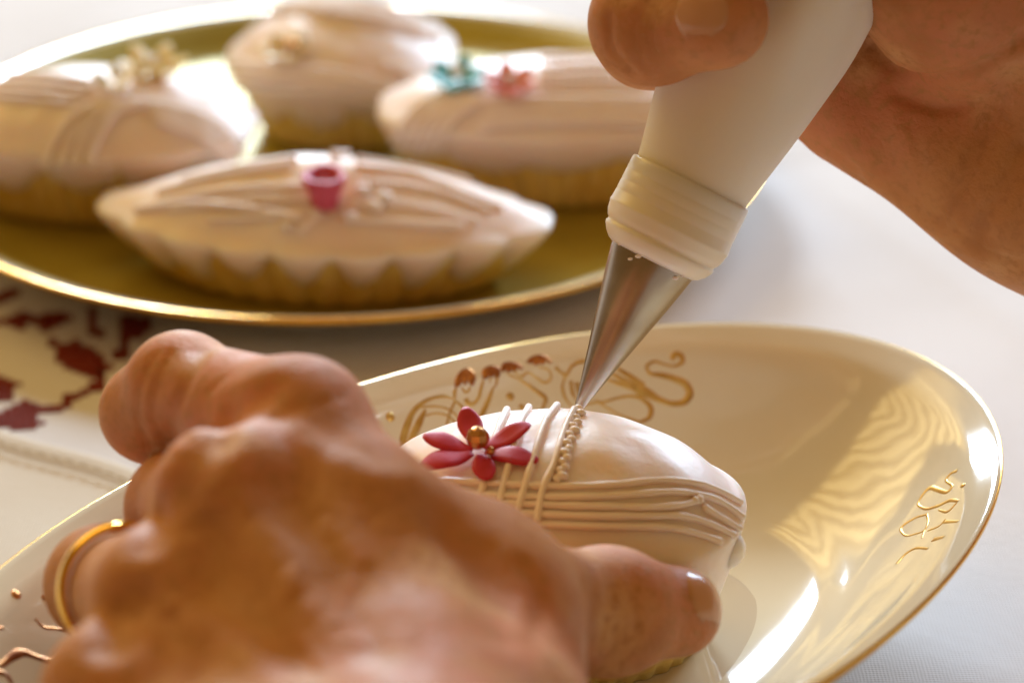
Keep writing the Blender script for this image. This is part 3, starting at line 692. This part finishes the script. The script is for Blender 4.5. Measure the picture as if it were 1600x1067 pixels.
# ------------------------------------------------------------------ hands (signed distance field -> surface)
def seg_d(P, a, b):
    ba = b - a; t = np.clip(((P - a) @ ba) / (ba @ ba + 1e-9), 0, 1)
    return np.linalg.norm(P - a - t[:, None] * ba, axis=1), t
def smin(a, b, k):
    h = np.maximum(k - np.abs(a - b), 0) / k
    return np.minimum(a, b) - h * h * k * .25
class Hand:
    def __init__(self): self.palm = []; self.fingers = []; self.marks = []
    def raw(self, P):
        d = None
        for a, b, r1, r2, k in self.palm:
            e, t = seg_d(P, a, b); e = e - (r1 + (r2 - r1) * t)
            d = e if d is None else smin(d, e, k)
        fs = None
        for ch in self.fingers:
            f = None
            for a, b, r1, r2, k in ch:
                e, t = seg_d(P, a, b); e = e - (r1 + (r2 - r1) * t)
                f = e if f is None else smin(f, e, k)
            fs = f if fs is None else smin(fs, f, .12)
        return smin(d, fs, .7) if fs is not None else d
    def f(self, P):
        d = self.raw(P)
        for c, R, segs, w, dep in self.marks:
            k = np.nonzero(((P - c) ** 2).sum(1) < (R + 2.6 * w) ** 2)[0]
            if len(k) == 0: continue
            Q = P[k]; m = None
            for a, b in segs:
                e, _ = seg_d(Q, a, b); m = e if m is None else np.minimum(m, e)
            d[k] += dep * np.exp(-(m / w) ** 2)
        return d
    def finger(self, J, R, k=.25, bump=1.06):
        ch = []
        for i in range(len(J) - 1): ch.append((J[i], J[i + 1], R[i], R[i + 1], k))
        for i in range(1, len(J) - 1): ch.append((J[i], J[i] + (J[i + 1] - J[i]) * .02, R[i] * bump, R[i] * bump, k))
        self.fingers.append(ch)
    def stroke(self, pts, w, dep, n=None):
        """groove (dep > 0) or ridge (dep < 0) along a line seen in the photo"""
        X = resample(np.array(pts, float), n or 2 + 2 * len(pts))
        v = np.array([nrm(ray(x, y)) for x, y in X]); t = np.full(len(X), 22.0)
        for _ in range(60):
            t += self.raw(CAM + v * t[:, None]) * .85
        Q = CAM + v * t[:, None]; ok = self.raw(Q) < .03
        segs = [(a, b) for a, b, o1, o2 in zip(Q, Q[1:], ok, ok[1:]) if o1 and o2 and np.linalg.norm(a - b) < 2.0]
        if segs:
            A = np.array(segs).reshape(-1, 3); c = A.mean(0)
            self._m.append((c, np.linalg.norm(A - c, axis=1).max(), segs, w, dep))
    def begin(self): self._m = []
    def commit(self): self.marks += self._m
    def surface(self, lo, hi, h=.09, B=8):
        nb = np.ceil((np.array(hi) - lo) / (h * B)).astype(int); n = nb * B + 1
        F = np.full(n, 1.0, np.float32)
        ii = np.stack(np.meshgrid(*[np.arange(k) for k in nb], indexing='ij'), -1).reshape(-1, 3)
        ctr = lo + (ii + .5) * B * h; d = self.raw(ctr); rad = B * h * .87 + .35
        inside = d < -rad; act = np.abs(d) <= rad
        for i in ii[inside]: F[i[0]*B:i[0]*B+B+1, i[1]*B:i[1]*B+B+1, i[2]*B:i[2]*B+B+1] = -1
        loc = np.stack(np.meshgrid(*[np.arange(B + 1)] * 3, indexing='ij'), -1).reshape(-1, 3)
        A = ii[act]
        for s in range(0, len(A), 400):
            a = A[s:s + 400]; idx = (a[:, None, :] * B + loc[None]).reshape(-1, 3)
            F[idx[:, 0], idx[:, 1], idx[:, 2]] = self.f(lo + idx * h)
        S = F < 0; C = np.zeros(np.array(F.shape) - 1, np.int8)
        cor = [(i, j, k) for i in (0, 1) for j in (0, 1) for k in (0, 1)]
        sl = lambda o, sh: tuple(slice(o[q], o[q] + sh[q]) for q in range(3))
        for o in cor: C += S[sl(o, C.shape)]
        ac = np.argwhere((C > 0) & (C < 8)); vid = np.full(C.shape, -1, np.int64); vid[tuple(ac.T)] = np.arange(len(ac))
        acc = np.zeros((len(ac), 3)); cnt = np.zeros(len(ac))
        for ax in range(3):
            for o in cor:
                if o[ax]: continue
                o1 = np.array(o); o2 = o1.copy(); o2[ax] = 1
                f1 = F[tuple((ac + o1).T)]; f2 = F[tuple((ac + o2).T)]; cr_ = (f1 < 0) != (f2 < 0)
                t = np.where(cr_, f1 / np.where(f1 == f2, 1, f1 - f2), 0)
                p = o1 + t[:, None] * (o2 - o1); acc += p * cr_[:, None]; cnt += cr_
        V = lo + (ac + acc / cnt[:, None]) * h
        for _ in range(2):
            d = self.f(V); e = .02
            G = np.stack([self.f(V + e * np.eye(3)[k]) - d for k in range(3)], 1) / e
            V = V - np.clip(d, -.05, .05)[:, None] * G / np.maximum((G ** 2).sum(1), .3)[:, None]
        Q = []
        for ax in range(3):
            b, c = (ax + 1) % 3, (ax + 2) % 3
            sh = list(F.shape); sh[ax] -= 1
            s1 = S[tuple(slice(0, k) for k in sh)]; o = [0, 0, 0]; o[ax] = 1; s2 = S[sl(o, sh)]
            e = np.argwhere(s1 != s2)
            e = e[(e[:, b] > 0) & (e[:, c] > 0) & (e[:, b] < C.shape[b]) & (e[:, c] < C.shape[c])]
            eb = np.eye(3, dtype=int)[b]; ec = np.eye(3, dtype=int)[c]
            q = np.stack([vid[tuple((e - eb - ec).T)], vid[tuple((e - ec).T)], vid[tuple(e.T)], vid[tuple((e - eb).T)]], 1)
            flip = ~s1[tuple(e.T)]
            q[flip] = q[flip][:, ::-1]; Q.append(q)
        return V, np.concatenate(Q)
    def nail(self, c, along, normal, L, Wd, parent):
        a = nrm(along); n = nrm(normal - a * (normal @ a)); s = np.cross(n, a); V = []
        us = np.linspace(-1, 1, 13); vs = np.linspace(-1, 1, 11)
        PP, LL = [], []
        for u in us:
            for v in vs:
                w = Wd * (1 - .30 * max(0, u) ** 3 - .18 * max(0, -u) ** 3)
                bu = u * math.sqrt(1 - .42 * v * v); v = v * math.sqrt(1 - .42 * u * u)
                p = c + a * bu * L / 2 + s * v * w / 2 + n * 1.2
                edge = max(abs(u), abs(v)); lift = .022 if edge < .8 else (.012 if edge < .95 else -.05)
                if .85 < u < .99 and abs(v) < .8: lift = .03
                PP.append(p); LL.append(lift)
        PP = np.array(PP)
        for _ in range(30): PP = PP - n * self.raw(PP)[:, None] * .7
        V = PP + n * np.array(LL)[:, None]
        F = grid_faces(13, 11); 
        mesh_obj('fingernail', V, F, M['nail'], parent=parent)
D = atd
# ---- left hand: back of the hand to the viewer, thumb steadying the cake
h = Hand()
iM, iP, iD, iT = D(470, 668, 34.4), D(236, 622, 37.2), D(330, 700, 38.9), D(470, 745, 39.3)
mM, mP, mD, mT = D(362, 782, 33.1), D(288, 792, 36.7), D(390, 845, 38.2), D(470, 850, 38.6)
rM, rP, rD, rT = D(262, 940, 32.4), D(164, 912, 36.2), D(255, 960, 37.6), D(345, 955, 37.9)
pM, pP, pD, pT = D(185, 1090, 31.4), D(185, 1095, 34.8), D(265, 1100, 36.3), D(340, 1085, 36.8)
iB, mB, rB, pB = D(690, 1150, 30.8), D(600, 1210, 30.2), D(510, 1260, 29.6), D(430, 1300, 29.1)
wr, fa = D(660, 1420, 28.8), D(850, 1720, 26.2)
tC, tM, tI, tT = D(760, 1180, 31.6), D(745, 955, 34.4), D(950, 955, 36.3), D(1056, 955, 37.0)
h.palm += [(iM, iB, .84, 1.2, .45), (mM, mB, .86, 1.2, .55), (rM, rB, .82, 1.15, .55), (pM, pB, .78, 1.1, .55),
           (iB, wr, 1.35, 1.7, 1.2), (pB, wr, 1.25, 1.6, 1.2), (wr, fa, 2.2, 2.6, 1.5),
           (D(585, 800, 33.5), D(705, 885, 34.0), .86, .95, .8), (D(560, 940, 33.3), D(760, 965, 33.5), 1.2, 1.15, 1.0),
           (tC, tM, 1.5, 1.16, 1.0), (D(420, 900, 34.6), D(640, 1150, 32.7), 1.55, 1.6, .8)]
for q_ in (mM, rM, pM):               # knuckle heads
    c_ = q_ - FW * .18 + UP * .10; h.palm.append((c_, c_ + RT * .02, .76, .76, .6))
h.finger([iM, D(284, 606, 36.9), D(236, 644, 37.5), iD, iT], [.90, .75, .67, .66, .60], .35, 1.0); h.finger([mM, mP, mD, mT], [.88, .80, .70, .62])
h.finger([rM, rP, rD, rT], [.85, .80, .70, .62]); h.finger([pM, pP, pD, pT], [.78, .70, .62, .54])
h.finger([tM, tI, tT], [1.12, .85, .70], .35, 1.05)
h.begin()
# knuckle folds on the bent index joint, hollows between the knuckles, tendons, veins, thumb creases
for x in (6, 30, 70): h.stroke([(236 + x, 556 - x * .2), (214 + x, 600), (208 + x, 650), (224 + x, 695)], .075, .055 - x * .0003)
h.stroke([(318, 545), (300, 580), (272, 640), (262, 690)], .16, .09)
h.stroke([(410, 612), (362, 636), (338, 672)], .26, .17)
h.stroke([(328, 690), (302, 722), (285, 760)], .26, .22)
h.stroke([(345, 650), (345, 700), (325, 740)], .09, .06)
h.stroke([(242, 800), (225, 845)], .25, .16); h.stroke([(207, 930), (182, 960), (170, 1000)], .28, .22)
h.stroke([(430, 760), (500, 900), (590, 1060)], .40, .07); h.stroke([(325, 880), (410, 980), (490, 1067)], .40, .08)
h.stroke([(470, 672), (530, 790), (570, 870)], .22, -.06); h.stroke([(370, 790), (470, 930), (590, 1067)], .24, -.05)
h.stroke([(270, 945), (370, 1010), (450, 1067)], .22, -.06)
h.stroke([(520, 730), (500, 800), (555, 880), (530, 960), (560, 1000)], .10, -.035); h.stroke([(430, 830), (465, 870), (440, 950), (500, 1030)], .10, -.045)
h.stroke([(640, 750), (600, 750), (530, 725), (460, 680)], .28, -.08)
for k, x_ in enumerate((902, 921, 946, 958, 991)): h.stroke([(x_, 884 + k * 3), (x_ + 9 - 3 * k, 920), (x_ + 3, 960), (x_ - 12 + 4 * k, 990 + 6 * (k % 2))], .055, (.02, .04, .055, .03, .02)[k])
h.stroke([(700, 830), (760, 900), (780, 980)], .45, .12); h.stroke([(820, 880), (845, 930), (835, 1000)], .16, .06)
h.stroke([(770, 850), (800, 920), (790, 1000)], .10, .04)
for k in range(70):
    x, y = random.uniform(225, 640), random.uniform(600, 1040); L_ = random.uniform(15, 55); a_ = random.uniform(-.5, .5) + .6
    h.stroke([(x, y), (x + L_ * math.cos(a_), y - L_ * math.sin(a_))], .045, .028, 4)
h.commit()
lo = np.array([iP, wr, fa, tT, pP, mT, iM]).min(0) - 3.6; hi = np.array([iP, wr, fa, tT, pP, mT, iM]).max(0) + 3.6
hand_l = empty('hand', pM, 'left hand steadying the cake from the front, thumb pointing right, blurred back of hand', 'hand')
V, F = h.surface(lo, hi, .10)
mesh_obj('skin', V, F, M['skin'], parent=hand_l)
td = nrm(tT - tI)
h.nail(tT + td * .22, td, nrm(np.array([.15, -.62, .80])), 1.10, .90, hand_l)
HL = h
# ring
def ring():
    ax = nrm(rP - rM); c = rM + (rP - rM) * .66; x = nrm(np.cross(ax, [0, 0, 1.0])); y = np.cross(ax, x)
    seg = 72; V = []
    for i in range(seg):
        a = 2 * math.pi * i / seg; e = x * math.cos(a) + y * math.sin(a)
        for j in range(12):
            b = 2 * math.pi * j / 12; V.append(c + e * (.93 + .065 * math.cos(b)) + ax * .16 * math.sin(b))
    F = []
    for i in range(seg):
        for j in range(12):
            F.append((i * 12 + j, i * 12 + (j + 1) % 12, ((i + 1) % seg) * 12 + (j + 1) % 12, ((i + 1) % seg) * 12 + j))
    mesh_obj('finger_ring', V, F, M['ring'], label='plain gold band on a finger of the left hand', cat='ring')
ring()

# ---- right hand: fist round the bag, palm towards the viewer
g = Hand()
pM, pP, pD, pT = D(1300, 95, 42.0), D(1014, 55, 41.0), D(1018, 36, 38.3), D(1122, 30, 37.3)
rM, rP, rD, rT = D(1335, -60, 42.2), D(1060, -130, 41.5), D(1050, -125, 38.0), D(1185, -95, 36.9)
mM, mP, mD, mT = D(1385, -230, 42.4), D(1130, -300, 41.8), D(1120, -300, 38.0), D(1260, -270, 37.0)
iM, iP, iD, iT = D(1440, -400, 42.4), D(1210, -500, 42.0), D(1210, -500, 38.4), D(1330, -460, 37.4)
wB, wT = D(1790, 385, 41.4), D(1850, 150, 41.0)
g.palm += [(pM, D(1720, 335, 41.4), 1.05, 1.45, .8), (D(1330, 170, 41.8), D(1700, 350, 41.0), .95, 1.35, .8),
           (rM, D(1740, 220, 41.8), 1.1, 1.4, 1.0), (mM, D(1780, 100, 41.8), 1.1, 1.4, 1.0), (iM, D(1800, 20, 41.6), 1.1, 1.5, 1.0),
           (D(1640, 250, 41.6), D(1900, 260, 41.4), 1.9, 2.2, 1.2), (D(1900, 260, 41.4), D(2120, 330, 41.6), 2.4, 2.7, 1.5),
           (D(1800, 120, 40.6), D(1500, -20, 39.6), 1.6, 1.35, 1.0), (D(1500, -20, 39.6), D(1420, -120, 39.2), 1.35, 1.2, .8)]
g.finger([pM, pP, pD, pT], [.95, .80, .88, .78], .35, 1.0); g.finger([rM, rP, rD, rT], [1.0, .92, .90, .82], .3)
g.finger([mM, mP, mD, mT], [1.0, .95, .92, .82], .3); g.finger([iM, iP, iD, iT], [1.0, .92, .88, .8], .3)
g.finger([D(1450, -60, 39.3), D(1430, -300, 38.2), D(1390, -470, 37.4)], [1.25, 1.0, .85], .35)
g.begin()
g.stroke([(1362, 78), (1395, 105), (1440, 122), (1490, 122), (1540, 100), (1600, 60)], .11, .28)
g.stroke([(1400, 150), (1460, 170), (1530, 160), (1600, 130)], .08, .14)
g.stroke([(1580, 120), (1535, 210), (1500, 280), (1462, 345)], .12, .32)
g.stroke([(1600, 230), (1560, 300), (1520, 380)], .11, .2); g.stroke([(1340, 150), (1385, 240), (1440, 330)], .35, .12)
g.stroke([(1480, 350), (1530, 390), (1590, 410)], .09, .06); g.stroke([(1290, 230), (1330, 260), (1360, 310)], .10, .06)
g.stroke([(1420, 190), (1440, 260), (1430, 330)], .08, .05); g.stroke([(1330, 260), (1400, 300), (1470, 310)], .07, .04)
g.stroke([(1010, 5), (992, 50), (1006, 105)], .08, .05); g.stroke([(950, 30), (955, 75), (985, 112)], .07, .13); g.stroke([(1030, 0), (1016, 50), (1028, 110)], .06, .03)
for k in range(34):
    x, y = random.uniform(1290, 1600), random.uniform(120, 400); L_ = random.uniform(30, 80)
    g.stroke([(x, y), (x + L_ * .6, y - L_)], .05, .015, 4)
g.commit()
pts = np.array([pP, pT, rP, iP, iT, iM, D(1900, 260, 41.4), D(2120, 330, 41.6), D(1720, 335, 41.4), D(1390, -470, 37.4)])
hand_r = empty('hand', pM, 'right hand gripping the white piping bag, palm and curled fingertip in view', 'hand')
V, F = g.surface(pts.min(0) - 3.6, pts.max(0) + 3.6, .10)
mesh_obj('skin', V, F, M['skin'], parent=hand_r)
for T_, D_ in ((pT, pD), (rT, rD), (mT, mD), (iT, iD)):
    a = nrm(T_ - D_); n = -FW - UP * .02
    g.nail(T_ + a * .22, a, n - a * (n @ a), .92, .78, hand_r)
